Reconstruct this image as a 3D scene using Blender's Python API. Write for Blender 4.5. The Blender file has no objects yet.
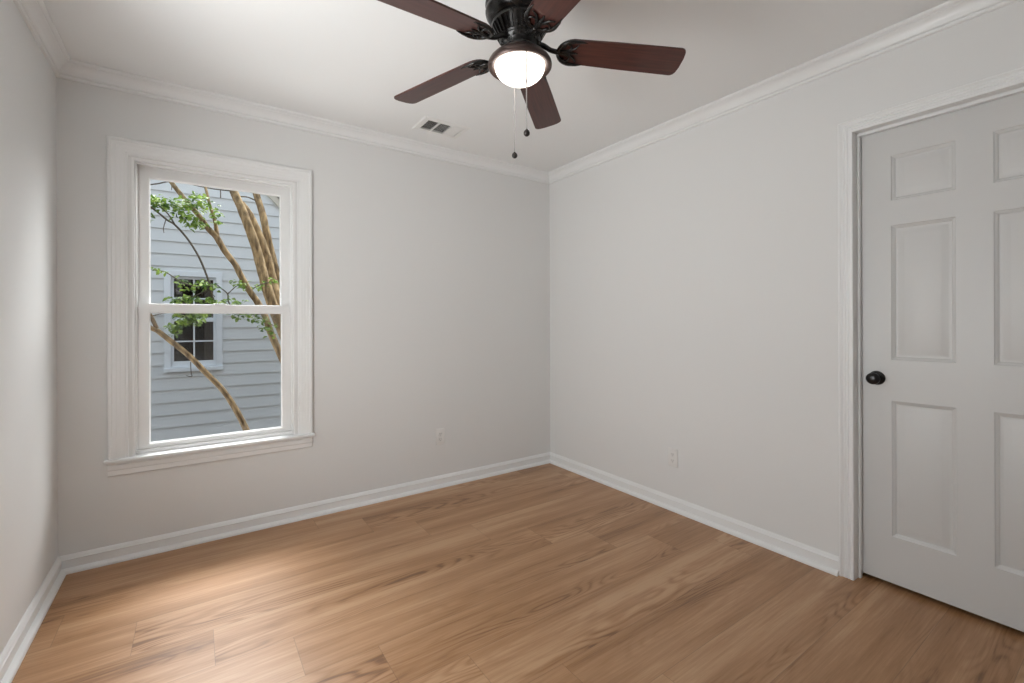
import bpy, bmesh, math, random
from mathutils import Vector, Matrix

sc = bpy.context.scene
C = sc.collection
PI = math.pi

# ------------------------------------------------------------------ camera
W, H = 1024, 683
F_PX = 457.8                 # focal length in pixels
YAW = 0.6063                 # camera turned to the right of the +Y axis
ROLL = -0.00345
HORIZON = 321.78             # image row of the horizon (vertical lens shift)
CAM_Z = 1.190

cam_d = bpy.data.cameras.new('camera')
cam = bpy.data.objects.new('camera', cam_d)
C.objects.link(cam)
cam_d.sensor_fit = 'HORIZONTAL'
cam_d.sensor_width = 36.0
cam_d.lens = F_PX / W * 36.0
cam_d.shift_x = 0.0
cam_d.shift_y = -(341.5 - HORIZON) / W
cam_d.clip_start = 0.02
cam_d.clip_end = 200
cam.location = (0, 0, CAM_Z)
cam.rotation_mode = 'QUATERNION'
q = Matrix.Rotation(-YAW, 4, 'Z') @ Matrix.Rotation(PI / 2, 4, 'X') @ Matrix.Rotation(-ROLL * -1.0, 4, 'Z')
cam.rotation_quaternion = q.to_quaternion()
sc.camera = cam

# ------------------------------------------------------------------ view
sc.view_settings.view_transform = 'Standard'
sc.view_settings.look = 'None'
sc.view_settings.gamma = 1.0
sc.view_settings.exposure = 0.0
sc.view_settings.use_curve_mapping = False

# ------------------------------------------------------------------ sky, sun, daylight
SKY_STRENGTH = 1.38
world = bpy.data.worlds.new('sky')
sc.world = world
world.use_nodes = True
wn, wl = world.node_tree.nodes, world.node_tree.links
wn.clear()
w_out = wn.new('ShaderNodeOutputWorld')
w_bg = wn.new('ShaderNodeBackground')
w_geo = wn.new('ShaderNodeTexCoord')
w_sep = wn.new('ShaderNodeSeparateXYZ')
w_ramp = wn.new('ShaderNodeValToRGB')
wl.new(w_geo.outputs['Generated'], w_sep.inputs[0])
wl.new(w_sep.outputs['Z'], w_ramp.inputs[0])
w_ramp.color_ramp.elements[0].position = 0.0
w_ramp.color_ramp.elements[0].color = (0.95, 0.97, 1.0, 1)
w_ramp.color_ramp.elements[1].position = 0.9
w_ramp.color_ramp.elements[1].color = (0.72, 0.84, 1.0, 1)
wl.new(w_ramp.outputs[0], w_bg.inputs['Color'])
w_bg.inputs['Strength'].default_value = SKY_STRENGTH
wl.new(w_bg.outputs[0], w_out.inputs['Surface'])

SUN_STRENGTH = 2.5
sun_d = bpy.data.lights.new('sun', 'SUN')
sun_d.energy = SUN_STRENGTH
sun_d.angle = 0.02
sun_d.color = (1.0, 0.93, 0.80)
sun = bpy.data.objects.new('sun', sun_d)
C.objects.link(sun)
sun.rotation_mode = 'QUATERNION'
sun.rotation_quaternion = Vector((-0.62, -0.03, -0.80)).to_track_quat('-Z', 'Y')

def area(name, loc, target, sx, sy, power, col, spread=180):
    d = bpy.data.lights.new(name, 'AREA')
    d.shape = 'RECTANGLE'; d.size = sx; d.size_y = sy; d.energy = power; d.color = col; d.spread = math.radians(spread)
    o = bpy.data.objects.new(name, d); C.objects.link(o)
    o.location = loc
    o.rotation_mode = 'QUATERNION'
    o.rotation_quaternion = (Vector(target) - Vector(loc)).to_track_quat('-Z', 'Y')
    return o

# room constants (metres)
XL, XR, YB, YR, CH = -0.537, 2.487, 3.020, -0.62, 2.44
# lamps added out of view to boost daylight from open sky, high sky, ground
SKY_POWER, HIGH_POWER, GROUND_POWER = 49.0, 90.0, 40.0
open_sky_lamp = area('open_sky_fill', (3.3, 5.3, 3.3), (0.1, YB, 1.3), 2.6, 2.6, SKY_POWER, (0.98, 0.99, 1.0), 70)
high_sky_lamp = area('high_sky_fill', (0.3, 5.9, 4.7), (0.1, YB, 1.3), 3.0, 1.5, HIGH_POWER, (0.98, 0.985, 1.0), 60)
ground_fill_lamp = area('ground_bounce_fill', (-1.2, 4.4, -0.30), (0.1, YB + 0.2, 1.4), 2.4, 1.2, GROUND_POWER, (1.0, 1.0, 0.99), 149)
# lamp behind an added, unseen left-wall window that brightens the room
SIDE_POWER = 58.0
side_light = area('side_fill_lamp', (XL - 0.32, 1.28, 1.10), (XL + 0.68, 1.70, 1.88), 1.05, 1.15, SIDE_POWER, (0.98, 0.99, 1.0))
portal = area('window_portal', (0.118, YB + 0.16, 1.26), (0.118, 0.0, 1.26), 0.76, 1.50, 1.0, (1, 1, 1))
portal.data.cycles.is_portal = True

# ================================================================== helpers
def ray(x, y):
    u, w = x - W / 2, y - H / 2
    c, s = math.cos(-ROLL), math.sin(-ROLL)
    u, w = u * c - w * s, u * s + w * c
    w -= HORIZON - H / 2
    sy, cy = math.sin(YAW), math.cos(YAW)
    return Vector((sy + cy * u / F_PX, cy - sy * u / F_PX, -w / F_PX))
def at(x, y, Y):
    """point of the world at depth plane Y that lies on the sight line of a photo point"""
    r = ray(x, y)
    return Vector((0, 0, CAM_Z)) + r * (Y / r.y)
def px_size(x, y, Y):
    r = ray(x, y)
    return (Y / r.y) / F_PX

def link(name, me, mat=None, parent=None, smooth=False):
    o = bpy.data.objects.new(name, me)
    C.objects.link(o)
    if mat is not None:
        me.materials.append(mat)
    if parent is not None:
        o.parent = parent
    if smooth:
        for p in me.polygons:
            p.use_smooth = True
        try:
            me.set_sharp_from_angle(angle=math.radians(smooth if smooth > 1 else 35))
        except Exception:
            pass
    return o
def obj(name, bm, mat=None, parent=None, smooth=False):
    bmesh.ops.recalc_face_normals(bm, faces=bm.faces[:])
    me = bpy.data.meshes.new(name)
    bm.to_mesh(me); bm.free()
    return link(name, me, mat, parent, smooth)
def tag(o, label, cat, group=None, kind=None):
    o['label'] = label
    o['category'] = cat
    if group: o['group'] = group
    if kind: o['kind'] = kind
    return o
def empty(name, loc=(0, 0, 0)):
    o = bpy.data.objects.new(name, None)
    o.empty_display_size = 0.1
    C.objects.link(o)
    o.location = loc
    return o
def box(bm, a, b, bev=0.0, seg=2):
    x0, y0, z0 = [min(a[i], b[i]) for i in range(3)]
    x1, y1, z1 = [max(a[i], b[i]) for i in range(3)]
    vs = [bm.verts.new(p) for p in ((x0,y0,z0),(x1,y0,z0),(x1,y1,z0),(x0,y1,z0),(x0,y0,z1),(x1,y0,z1),(x1,y1,z1),(x0,y1,z1))]
    fs = [bm.faces.new([vs[i] for i in f]) for f in ((0,3,2,1),(4,5,6,7),(0,1,5,4),(1,2,6,5),(2,3,7,6),(3,0,4,7))]
    if bev > 0:
        es = list({e for f in fs for e in f.edges})
        bmesh.ops.bevel(bm, geom=es, offset=bev, segments=seg, affect='EDGES', profile=0.5)
def lathe(bm, prof, n=48, cap=True, centre=(0, 0, 0)):
    rings = []
    for r, z in prof:
        if r < 1e-6:
            rings.append([bm.verts.new((centre[0], centre[1], centre[2] + z))])
        else:
            rings.append([bm.verts.new((centre[0] + r * math.cos(2*PI*k/n), centre[1] + r * math.sin(2*PI*k/n), centre[2] + z)) for k in range(n)])
    for a, b in zip(rings, rings[1:]):
        for k in range(n):
            k2 = (k + 1) % n
            if len(a) == 1 and len(b) == 1: continue
            if len(a) == 1: bm.faces.new((a[0], b[k], b[k2]))
            elif len(b) == 1: bm.faces.new((a[k], b[0], a[k2]))
            else: bm.faces.new((a[k], b[k], b[k2], a[k2]))
    if cap:
        for r in (rings[0], rings[-1]):
            if len(r) > 2: bm.faces.new(r)
def tube(bm, pts, rad, n=8, cap=True):
    pts = [Vector(p) for p in pts]
    if not isinstance(rad, (list, tuple)): rad = [rad] * len(pts)
    rings = []
    up = None
    for i, p in enumerate(pts):
        t = (pts[min(i+1, len(pts)-1)] - pts[max(i-1, 0)]).normalized()
        if up is None:
            up = t.orthogonal().normalized()
        else:
            up = (up - t * up.dot(t))
            up = up.normalized() if up.length > 1e-6 else t.orthogonal().normalized()
        s = t.cross(up)
        rings.append([bm.verts.new(p + (up * math.cos(2*PI*k/n) + s * math.sin(2*PI*k/n)) * rad[i]) for k in range(n)])
    for a, b in zip(rings, rings[1:]):
        for k in range(n):
            bm.faces.new((a[k], a[(k+1)%n], b[(k+1)%n], b[k]))
    if cap:
        bm.faces.new(rings[0]); bm.faces.new(rings[-1])
def smooth_path(pts, rad, sub=5):
    """Catmull-Rom through the points, radii alike"""
    P = [Vector(p) for p in pts]
    out, ro = [], []
    n = len(P)
    for i in range(n - 1):
        p0, p1, p2, p3 = P[max(i-1,0)], P[i], P[i+1], P[min(i+2,n-1)]
        for k in range(sub):
            t = k / sub
            out.append(0.5*((2*p1)+(p2-p0)*t+(2*p0-5*p1+4*p2-p3)*t*t+(3*p1-p0-3*p2+p3)*t**3))
            ro.append(rad[i]*(1-t)+rad[i+1]*t)
    out.append(P[-1]); ro.append(rad[-1])
    return out, ro
def extrude_profile(bm, prof, f0, f1):
    """closed profile [(a,b)..]; f0/f1 map a profile point to its two end points"""
    A = [bm.verts.new(f0(p)) for p in prof]
    B = [bm.verts.new(f1(p)) for p in prof]
    n = len(prof)
    for i in range(n):
        j = (i + 1) % n
        bm.faces.new((A[i], A[j], B[j], B[i]))
    bm.faces.new(A); bm.faces.new(B)
def u_frame(bm, prof, L, R, T, Z0, mp):
    """casing of legs and head with mitred corners; prof = closed [(s,t)]: s outward from the opening, t out of the wall"""
    stations = [lambda s: (L - s, Z0), lambda s: (L - s, T + s), lambda s: (R + s, T + s), lambda s: (R + s, Z0)]
    rows = [[bm.verts.new(mp(*(st(s)), t)) for s, t in prof] for st in stations]
    n = len(prof)
    for a, b in zip(rows, rows[1:]):
        for i in range(n):
            j = (i + 1) % n
            bm.faces.new((a[i], a[j], b[j], b[i]))
    bm.faces.new(rows[0]); bm.faces.new(rows[-1])

# ------------------------------------------------------------------ materials
def mat(name, col, rough=0.5, metal=0.0, spec=0.5, bump=0.0, bscale=200.0, noise=0.0, nscale=3.0, coat=0.0):
    m = bpy.data.materials.new(name)
    m.use_nodes = True
    nt = m.node_tree
    b = nt.nodes['Principled BSDF']
    b.inputs['Base Color'].default_value = (*col, 1)
    b.inputs['Roughness'].default_value = rough
    b.inputs['Metallic'].default_value = metal
    b.inputs['Specular IOR Level'].default_value = spec
    b.inputs['Coat Weight'].default_value = coat
    tc = nt.nodes.new('ShaderNodeTexCoord')
    if noise > 0:
        nz = nt.nodes.new('ShaderNodeTexNoise'); nz.inputs['Scale'].default_value = nscale; nz.inputs['Detail'].default_value = 4
        nt.links.new(tc.outputs['Object'], nz.inputs['Vector'])
        mx = nt.nodes.new('ShaderNodeMix'); mx.data_type = 'RGBA'
        mx.inputs[6].default_value = (*[c * (1 - noise) for c in col], 1)
        mx.inputs[7].default_value = (*[min(1, c * (1 + noise)) for c in col], 1)
        nt.links.new(nz.outputs['Fac'], mx.inputs[0])
        nt.links.new(mx.outputs[2], b.inputs['Base Color'])
    if bump > 0:
        nz = nt.nodes.new('ShaderNodeTexNoise'); nz.inputs['Scale'].default_value = bscale; nz.inputs['Detail'].default_value = 3
        nt.links.new(tc.outputs['Object'], nz.inputs['Vector'])
        bp = nt.nodes.new('ShaderNodeBump'); bp.inputs['Strength'].default_value = bump; bp.inputs['Distance'].default_value = 0.001
        nt.links.new(nz.outputs['Fac'], bp.inputs['Height'])
        nt.links.new(bp.outputs[0], b.inputs['Normal'])
    return m

M = {}
M['wall'] = mat('wall_paint', (0.77, 0.765, 0.755), 0.65, bump=0.25, bscale=260, spec=0.3)
M['ceiling'] = mat('ceiling_paint', (0.86, 0.86, 0.855), 0.8, bump=0.25, bscale=220, spec=0.2)
M['trim'] = mat('trim_paint', (0.84, 0.84, 0.835), 0.38)
M['door'] = mat('door_paint_dimmed', (0.64, 0.635, 0.625), 0.42, bump=0.12, bscale=160)  # white paint toned down, the dimmer light on the door put into it
M['vinyl'] = mat('window_vinyl', (0.85, 0.845, 0.835), 0.35, bump=0.03)
M['bronze'] = mat('oil_rubbed_bronze', (0.018, 0.0165, 0.0155), 0.27, metal=0.35, bump=0.15, bscale=120, noise=0.25, nscale=20)
M['bronze_lit'] = mat('bronze_lamplit', (0.085, 0.055, 0.048), 0.36, metal=0.5, bump=0.05, bscale=120)  # lighter bronze with the lamp's glow put into the colour
M['black'] = mat('black_metal', (0.012, 0.011, 0.011), 0.28, metal=0.4)
M['knob_wood'] = mat('pull_knob', (0.02, 0.014, 0.012), 0.4)
M['chain'] = mat('chain_metal', (0.46, 0.44, 0.42), 0.4, metal=0.5)
M['chain_white'] = mat('chain_cover', (0.45, 0.44, 0.43), 0.5)
M['plate'] = mat('outlet_plastic', (0.80, 0.785, 0.765), 0.35)
M['slot'] = mat('slot_dark', (0.03, 0.03, 0.03), 0.6)
M['vent'] = mat('vent_enamel', (0.82, 0.81, 0.79), 0.45)
M['duct'] = mat('duct_dark', (0.14, 0.135, 0.13), 0.7)
M['dark'] = mat('door_gap_shade', (0.06, 0.05, 0.045), 0.9)  # dark colour stands for the shade behind the door
M['siding'] = mat('siding_paint', (0.66, 0.70, 0.71), 0.6, noise=0.05, nscale=2.5, bump=0.2, bscale=60)
M['house_trim'] = mat('house_trim_paint', (0.74, 0.80, 0.84), 0.55)
M['house_sash'] = mat('house_sash_paint', (0.74, 0.80, 0.84), 0.5)
M['rake'] = mat('rake_paint', (0.60, 0.58, 0.50), 0.7, noise=0.1, nscale=8)
M['roof'] = mat('roof_shingle', (0.20, 0.19, 0.18), 0.9, noise=0.3, nscale=30)
M['room_gloom'] = mat('neighbour_room', (0.09, 0.075, 0.065), 0.9)  # dark colour stands for the unlit inside of the room
M['ground'] = mat('mulch_ground', (0.075, 0.055, 0.038), 0.95, noise=0.35, nscale=6, bump=0.6, bscale=30)
M['exterior'] = mat('dark_outer_face', (0.085, 0.045, 0.035), 0.85, noise=0.3, nscale=9, bump=0.4, bscale=40)  # dark colour made up to cut light bounced onto the siding

def wood_blade():
    m = mat('mahogany_blade', (0.09, 0.03, 0.022), 0.36, coat=0.2)
    nt = m.node_tree; b = nt.nodes['Principled BSDF']
    tc = nt.nodes.new('ShaderNodeTexCoord'); mp = nt.nodes.new('ShaderNodeMapping')
    mp.inputs['Scale'].default_value = (3, 60, 3)
    nt.links.new(tc.outputs['Object'], mp.inputs[0])
    nz = nt.nodes.new('ShaderNodeTexNoise'); nz.inputs['Scale'].default_value = 2.0; nz.inputs['Detail'].default_value = 6
    nt.links.new(mp.outputs[0], nz.inputs['Vector'])
    r = nt.nodes.new('ShaderNodeValToRGB')
    r.color_ramp.elements[0].position = 0.3; r.color_ramp.elements[0].color = (0.042, 0.0125, 0.010, 1)
    r.color_ramp.elements[1].position = 0.75; r.color_ramp.elements[1].color = (0.092, 0.028, 0.021, 1)
    nt.links.new(nz.outputs['Fac'], r.inputs[0]); nt.links.new(r.outputs[0], b.inputs['Base Color'])
    return m
M['blade'] = wood_blade()

def bark():
    m = mat('crepe_myrtle_bark', (0.3, 0.2, 0.1), 0.85)
    nt = m.node_tree; b = nt.nodes['Principled BSDF']
    tc = nt.nodes.new('ShaderNodeTexCoord'); mp = nt.nodes.new('ShaderNodeMapping')
    mp.inputs['Scale'].default_value = (1, 1, 0.3)
    nt.links.new(tc.outputs['Object'], mp.inputs[0])
    nz = nt.nodes.new('ShaderNodeTexNoise'); nz.inputs['Scale'].default_value = 32; nz.inputs['Detail'].default_value = 5
    nt.links.new(mp.outputs[0], nz.inputs['Vector'])
    r = nt.nodes.new('ShaderNodeValToRGB')
    r.color_ramp.elements[0].position = 0.35; r.color_ramp.elements[0].color = (0.115, 0.072, 0.030, 1)
    r.color_ramp.elements[1].position = 0.68; r.color_ramp.elements[1].color = (0.44, 0.315, 0.160, 1)
    nt.links.new(nz.outputs['Fac'], r.inputs[0]); nt.links.new(r.outputs[0], b.inputs['Base Color'])
    bp = nt.nodes.new('ShaderNodeBump'); bp.inputs['Strength'].default_value = 0.5; bp.inputs['Distance'].default_value = 0.004
    nt.links.new(nz.outputs['Fac'], bp.inputs['Height']); nt.links.new(bp.outputs[0], b.inputs['Normal'])
    return m
M['bark'] = bark()
M['twig'] = mat('dark_twig', (0.10, 0.085, 0.06), 0.9)

def leaf_mat():
    m = bpy.data.materials.new('crepe_myrtle_leaf'); m.use_nodes = True
    nt = m.node_tree; b = nt.nodes['Principled BSDF']
    out = nt.nodes['Material Output']
    tc = nt.nodes.new('ShaderNodeTexCoord')
    nz = nt.nodes.new('ShaderNodeTexNoise'); nz.inputs['Scale'].default_value = 14
    nt.links.new(tc.outputs['Object'], nz.inputs['Vector'])
    r = nt.nodes.new('ShaderNodeValToRGB')
    r.color_ramp.elements[0].position = 0.35; r.color_ramp.elements[0].color = (0.045, 0.115, 0.018, 1)
    r.color_ramp.elements[1].position = 0.65; r.color_ramp.elements[1].color = (0.27, 0.40, 0.05, 1)
    nt.links.new(nz.outputs['Fac'], r.inputs[0])
    nt.links.new(r.outputs[0], b.inputs['Base Color'])
    b.inputs['Roughness'].default_value = 0.35
    tr = nt.nodes.new('ShaderNodeBsdfTranslucent')
    nt.links.new(r.outputs[0], tr.inputs[0])
    mx = nt.nodes.new('ShaderNodeMixShader'); mx.inputs[0].default_value = 0.35
    nt.links.new(b.outputs[0], mx.inputs[1]); nt.links.new(tr.outputs[0], mx.inputs[2])
    nt.links.new(mx.outputs[0], out.inputs[0])
    return m
M['leaf'] = leaf_mat()

def glass_mat(name, tint=(1, 1, 1), refl=1.0):
    m = bpy.data.materials.new(name); m.use_nodes = True
    nt = m.node_tree; nt.nodes.clear()
    out = nt.nodes.new('ShaderNodeOutputMaterial')
    t = nt.nodes.new('ShaderNodeBsdfTransparent'); t.inputs[0].default_value = (*tint, 1)
    g = nt.nodes.new('ShaderNodeBsdfGlossy'); g.inputs['Roughness'].default_value = 0.02
    fr = nt.nodes.new('ShaderNodeFresnel'); fr.inputs[0].default_value = 1.45
    mu = nt.nodes.new('ShaderNodeMath'); mu.operation = 'MULTIPLY'; mu.inputs[1].default_value = refl
    mx = nt.nodes.new('ShaderNodeMixShader')
    # a pane reflects at its entry face only; the exit face lets the light straight out
    ge = nt.nodes.new('ShaderNodeNewGeometry')
    fb = nt.nodes.new('ShaderNodeMath'); fb.operation = 'SUBTRACT'; fb.inputs[0].default_value = 1.0
    nt.links.new(ge.outputs['Backfacing'], fb.inputs[1])
    mb = nt.nodes.new('ShaderNodeMath'); mb.operation = 'MULTIPLY'
    nt.links.new(fr.outputs[0], mu.inputs[0]); nt.links.new(mu.outputs[0], mb.inputs[0]); nt.links.new(fb.outputs[0], mb.inputs[1])
    nt.links.new(mb.outputs[0], mx.inputs[0])
    nt.links.new(t.outputs[0], mx.inputs[1]); nt.links.new(g.outputs[0], mx.inputs[2])
    nt.links.new(mx.outputs[0], out.inputs[0])
    return m
M['glass'] = glass_mat('window_glass', (0.98, 0.99, 0.985))
M['house_glass'] = glass_mat('neighbour_glass', (0.72, 0.72, 0.72))

def screen_mat():
    m = bpy.data.materials.new('insect_screen_mesh'); m.use_nodes = True
    nt = m.node_tree; nt.nodes.clear()
    out = nt.nodes.new('ShaderNodeOutputMaterial')
    t = nt.nodes.new('ShaderNodeBsdfTransparent')
    d = nt.nodes.new('ShaderNodeBsdfDiffuse'); d.inputs[0].default_value = (0.12, 0.12, 0.12, 1)
    mx = nt.nodes.new('ShaderNodeMixShader'); mx.inputs[0].default_value = 0.10
    nt.links.new(t.outputs[0], mx.inputs[1]); nt.links.new(d.outputs[0], mx.inputs[2])
    nt.links.new(mx.outputs[0], out.inputs[0])
    return m
M['screen'] = screen_mat()

BOWL_STRENGTH = 3.0
def bowl_mat():
    m = mat('frosted_lit_glass', (0.9, 0.87, 0.83), 0.3)
    b = m.node_tree.nodes['Principled BSDF']
    b.inputs['Emission Color'].default_value = (1.0, 0.89, 0.79, 1)
    b.inputs['Emission Strength'].default_value = BOWL_STRENGTH
    return m
M['bowl'] = bowl_mat()

def floor_mat():
    m = bpy.data.materials.new('oak_vinyl_plank'); m.use_nodes = True
    nt = m.node_tree; N, Lk = nt.nodes, nt.links
    b = N['Principled BSDF']
    def math_(op, a, bb=None, c=None):
        n = N.new('ShaderNodeMath'); n.operation = op
        for i, v in enumerate((a, bb, c)):
            if v is None: continue
            if isinstance(v, (int, float)): n.inputs[i].default_value = v
            else: Lk.new(v, n.inputs[i])
        return n.outputs[0]
    geo = N.new('ShaderNodeNewGeometry')
    sep = N.new('ShaderNodeSeparateXYZ'); Lk.new(geo.outputs['Position'], sep.inputs[0])
    X, Y = sep.outputs['X'], sep.outputs['Y']
    PW, PL = 0.228, 1.52
    rowf = math_('DIVIDE', math_('SUBTRACT', Y, 1.667 - PW * 20), PW)
    row = math_('FLOOR', rowf); fy = math_('FRACT', rowf)
    # end joints step along from row to row
    off = math_('FRACT', math_('ADD', math_('MULTIPLY', math_('SUBTRACT', row, 20.0), 0.837), 0.20))
    colf = math_('SUBTRACT', math_('DIVIDE', math_('ADD', X, 20 * PL), PL), off)
    col = math_('FLOOR', colf); fx = math_('FRACT', colf)
    idv = N.new('ShaderNodeCombineXYZ'); Lk.new(row, idv.inputs[0]); Lk.new(col, idv.inputs[1])
    wn_ = N.new('ShaderNodeTexWhiteNoise'); wn_.noise_dimensions = '2D'; Lk.new(idv.outputs[0], wn_.inputs['Vector'])
    rnd = wn_.outputs['Value']
    # seams
    ey = math_('MULTIPLY', math_('MINIMUM', fy, math_('SUBTRACT', 1.0, fy)), PW)
    ex = math_('MULTIPLY', math_('MINIMUM', fx, math_('SUBTRACT', 1.0, fx)), PL)
    seam = math_('LESS_THAN', math_('MINIMUM', ex, ey), 0.0011)
    # grain space, shifted for each plank
    gx = math_('ADD', X, math_('MULTIPLY', rnd, 37.0))
    gy = math_('ADD', Y, math_('MULTIPLY', rnd, 11.0))
    def vec(sx, sy, dz=0.0):
        v = N.new('ShaderNodeCombineXYZ')
        Lk.new(math_('MULTIPLY', gx, sx), v.inputs[0]); Lk.new(math_('MULTIPLY', gy, sy), v.inputs[1])
        if dz: Lk.new(math_('MULTIPLY', rnd, dz), v.inputs[2])
        return v.outputs[0]
    def noise(v, scale, detail=4, rough=0.55, dist=0.0):
        n = N.new('ShaderNodeTexNoise'); Lk.new(v, n.inputs['Vector'])
        n.inputs['Scale'].default_value = scale; n.inputs['Detail'].default_value = detail
        n.inputs['Roughness'].default_value = rough; n.inputs['Distortion'].default_value = dist
        return n.outputs['Fac']
    # cathedral figure: bands of a slow stretched field
    field = noise(vec(0.9, 6.0, 9.0), 1.0, 2, 0.45)
    wob = noise(vec(9.0, 30.0), 1.0, 3, 0.5)
    bands = math_('SINE', math_('ADD', math_('MULTIPLY', field, 130.0), math_('MULTIPLY', wob, 2.4)))
    bands = math_('POWER', math_('MULTIPLY', math_('ADD', bands, 1.0), 0.5), 2.0)
    figmask = noise(vec(0.6, 4.5, 5.0), 1.0, 2, 0.5)
    mr = N.new('ShaderNodeMapRange'); Lk.new(figmask, mr.inputs[0])
    mr.inputs[1].default_value = 0.47; mr.inputs[2].default_value = 0.66; mr.inputs[3].default_value = 0.06; mr.inputs[4].default_value = 1.0
    figure = math_('MULTIPLY', bands, mr.outputs[0])
    broad = noise(vec(0.7, 9.0, 3.0), 1.0, 3, 0.5)
    streak = noise(vec(3.0, 95.0), 1.0, 5, 0.65)
    fine = noise(vec(14.0, 420.0), 1.0, 3, 0.6)
    tone = math_('ADD', math_('MULTIPLY', broad, 0.95), math_('MULTIPLY', streak, 0.55))
    tone = math_('ADD', tone, math_('MULTIPLY', fine, 0.20))
    tone = math_('SUBTRACT', tone, math_('MULTIPLY', figure, 0.26))
    tone = math_('ADD', tone, math_('MULTIPLY', math_('SUBTRACT', rnd, 0.5), 0.09))
    ramp = N.new('ShaderNodeValToRGB'); Lk.new(tone, ramp.inputs[0])
    e = ramp.color_ramp.elements
    e[0].position = 0.52; e[0].color = (0.185, 0.080, 0.028, 1)
    e[1].position = 1.08; e[1].color = (0.520, 0.310, 0.168, 1)
    k = e.new(0.68); k.color = (0.335, 0.165, 0.066, 1)
    k = e.new(0.86); k.color = (0.430, 0.234, 0.115, 1)
    mx = N.new('ShaderNodeMix'); mx.data_type = 'RGBA'
    Lk.new(math_('MULTIPLY', seam, 0.40), mx.inputs[0]); Lk.new(ramp.outputs[0], mx.inputs[6]); mx.inputs[7].default_value = (0.10, 0.055, 0.03, 1)
    Lk.new(mx.outputs[2], b.inputs['Base Color'])
    b.inputs['Roughness'].default_value = 0.36
    b.inputs['Specular IOR Level'].default_value = 0.65
    hgt = math_('SUBTRACT', math_('MULTIPLY', streak, 0.25), math_('MULTIPLY', seam, 1.0))
    bp = N.new('ShaderNodeBump'); bp.inputs['Strength'].default_value = 0.12; bp.inputs['Distance'].default_value = 0.001
    Lk.new(hgt, bp.inputs['Height']); Lk.new(bp.outputs[0], b.inputs['Normal'])
    return m
M['floor'] = floor_mat()

# ================================================================== room shell
WT = 0.16                                       # wall thickness
def struct(name, bm, m, label, cat, smooth=False):
    o = obj(name, bm, m, None, smooth)
    return tag(o, label, cat, kind='structure')

# openings
WL, WR, WB, WTOP = -0.262, 0.500, 0.480, 2.036           # rough opening of the window
DY0, DY1, DTOP = 0.030, 0.845, 2.062                     # door opening along the right wall
R2L, R2R, R2B, R2T = 0.78, 1.84, 0.82, 2.06           # opening for the added, unseen window in the left wall

bm = bmesh.new(); box(bm, (XL - WT, YR - WT, -0.12), (XR + WT, YB + WT, 0.0))
struct('floor', bm, M['floor'], 'light oak plank floor running parallel to the window wall', 'floor')

VX0, VX1, VY0, VY1 = 1.185, 1.435, 2.602, 2.752          # vent hole in the ceiling
bm = bmesh.new()
for a, b_ in (((XL - WT, YR - WT), (VX0, YB + WT)), ((VX1, YR - WT), (XR + WT, YB + WT)), ((VX0, YR - WT), (VX1, VY0)), ((VX0, VY1), (VX1, YB + WT))):
    box(bm, (*a, CH), (*b_, CH + 0.12))
struct('ceiling', bm, M['ceiling'], 'flat white painted ceiling above the fan', 'ceiling')

def wall_x(name, y0, y1, holes, m, label):
    """wall running along x with one rectangular hole"""
    bm = bmesh.new()
    xa, xb = XL - WT, XR + WT
    if holes:
        l, r, b_, t = holes
        box(bm, (xa, y0, 0), (l, y1, CH)); box(bm, (r, y0, 0), (xb, y1, CH))
        box(bm, (l, y0, 0), (r, y1, b_)); box(bm, (l, y0, t), (r, y1, CH))
    else:
        box(bm, (xa, y0, 0), (xb, y1, CH))
    return struct(name, bm, m, label, 'wall')
wall_x('wall_back', YB, YB + WT, (WL, WR, WB, WTOP), M['wall'], 'off-white painted wall with the single window in it')
wall_x('wall_rear', YR - WT, YR, None, M['wall'], 'off-white wall behind the viewpoint')
bm = bmesh.new()
box(bm, (XL - WT, YR, 0), (XL, R2L, CH)); box(bm, (XL - WT, R2R, 0), (XL, YB, CH)); box(bm, (XL - WT, R2L, 0), (XL, R2R, R2B)); box(bm, (XL - WT, R2L, R2T), (XL, R2R, CH))
struct('wall_left', bm, M['wall'], 'off-white blank wall at the left edge beside the window wall', 'wall')
bm = bmesh.new()
box(bm, (XR, DY1, 0), (XR + WT, YB, CH)); box(bm, (XR, YR, 0), (XR + WT, DY0, CH)); box(bm, (XR, DY0, DTOP), (XR + WT, DY1, CH))
struct('wall_right', bm, M['wall'], 'off-white wall holding the panelled door', 'wall')
bm = bmesh.new(); box(bm, (XR + WT + 0.002, DY0 - 0.1, -0.12), (XR + WT + 0.04, DY1 + 0.1, DTOP + 0.1))  # added backing panel that keeps light out of the door gaps
struct('wall_backing', bm, M['dark'], 'dark panel added behind the closed door to block light', 'wall')

bm = bmesh.new()  # unseen dark cover added against bounce onto the next house
xa, xb, ya, yb_ = XL - WT - 0.4, XR + WT + 0.4, YB + WT + 0.001, YB + WT + 0.06
EL, ER, EB, ET = WL - 0.02, WR + 0.02, WB - 0.02, WTOP + 0.02
box(bm, (xa, ya, -0.55), (EL, yb_, 3.0)); box(bm, (ER, ya, -0.55), (xb, yb_, 3.0)); box(bm, (EL, ya, -0.55), (ER, yb_, EB)); box(bm, (EL, ya, ET), (ER, yb_, 3.0))
struct('wall_dark_cover', bm, M['exterior'], 'dark face added outside the window wall to cut bounced light', 'wall')

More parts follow.
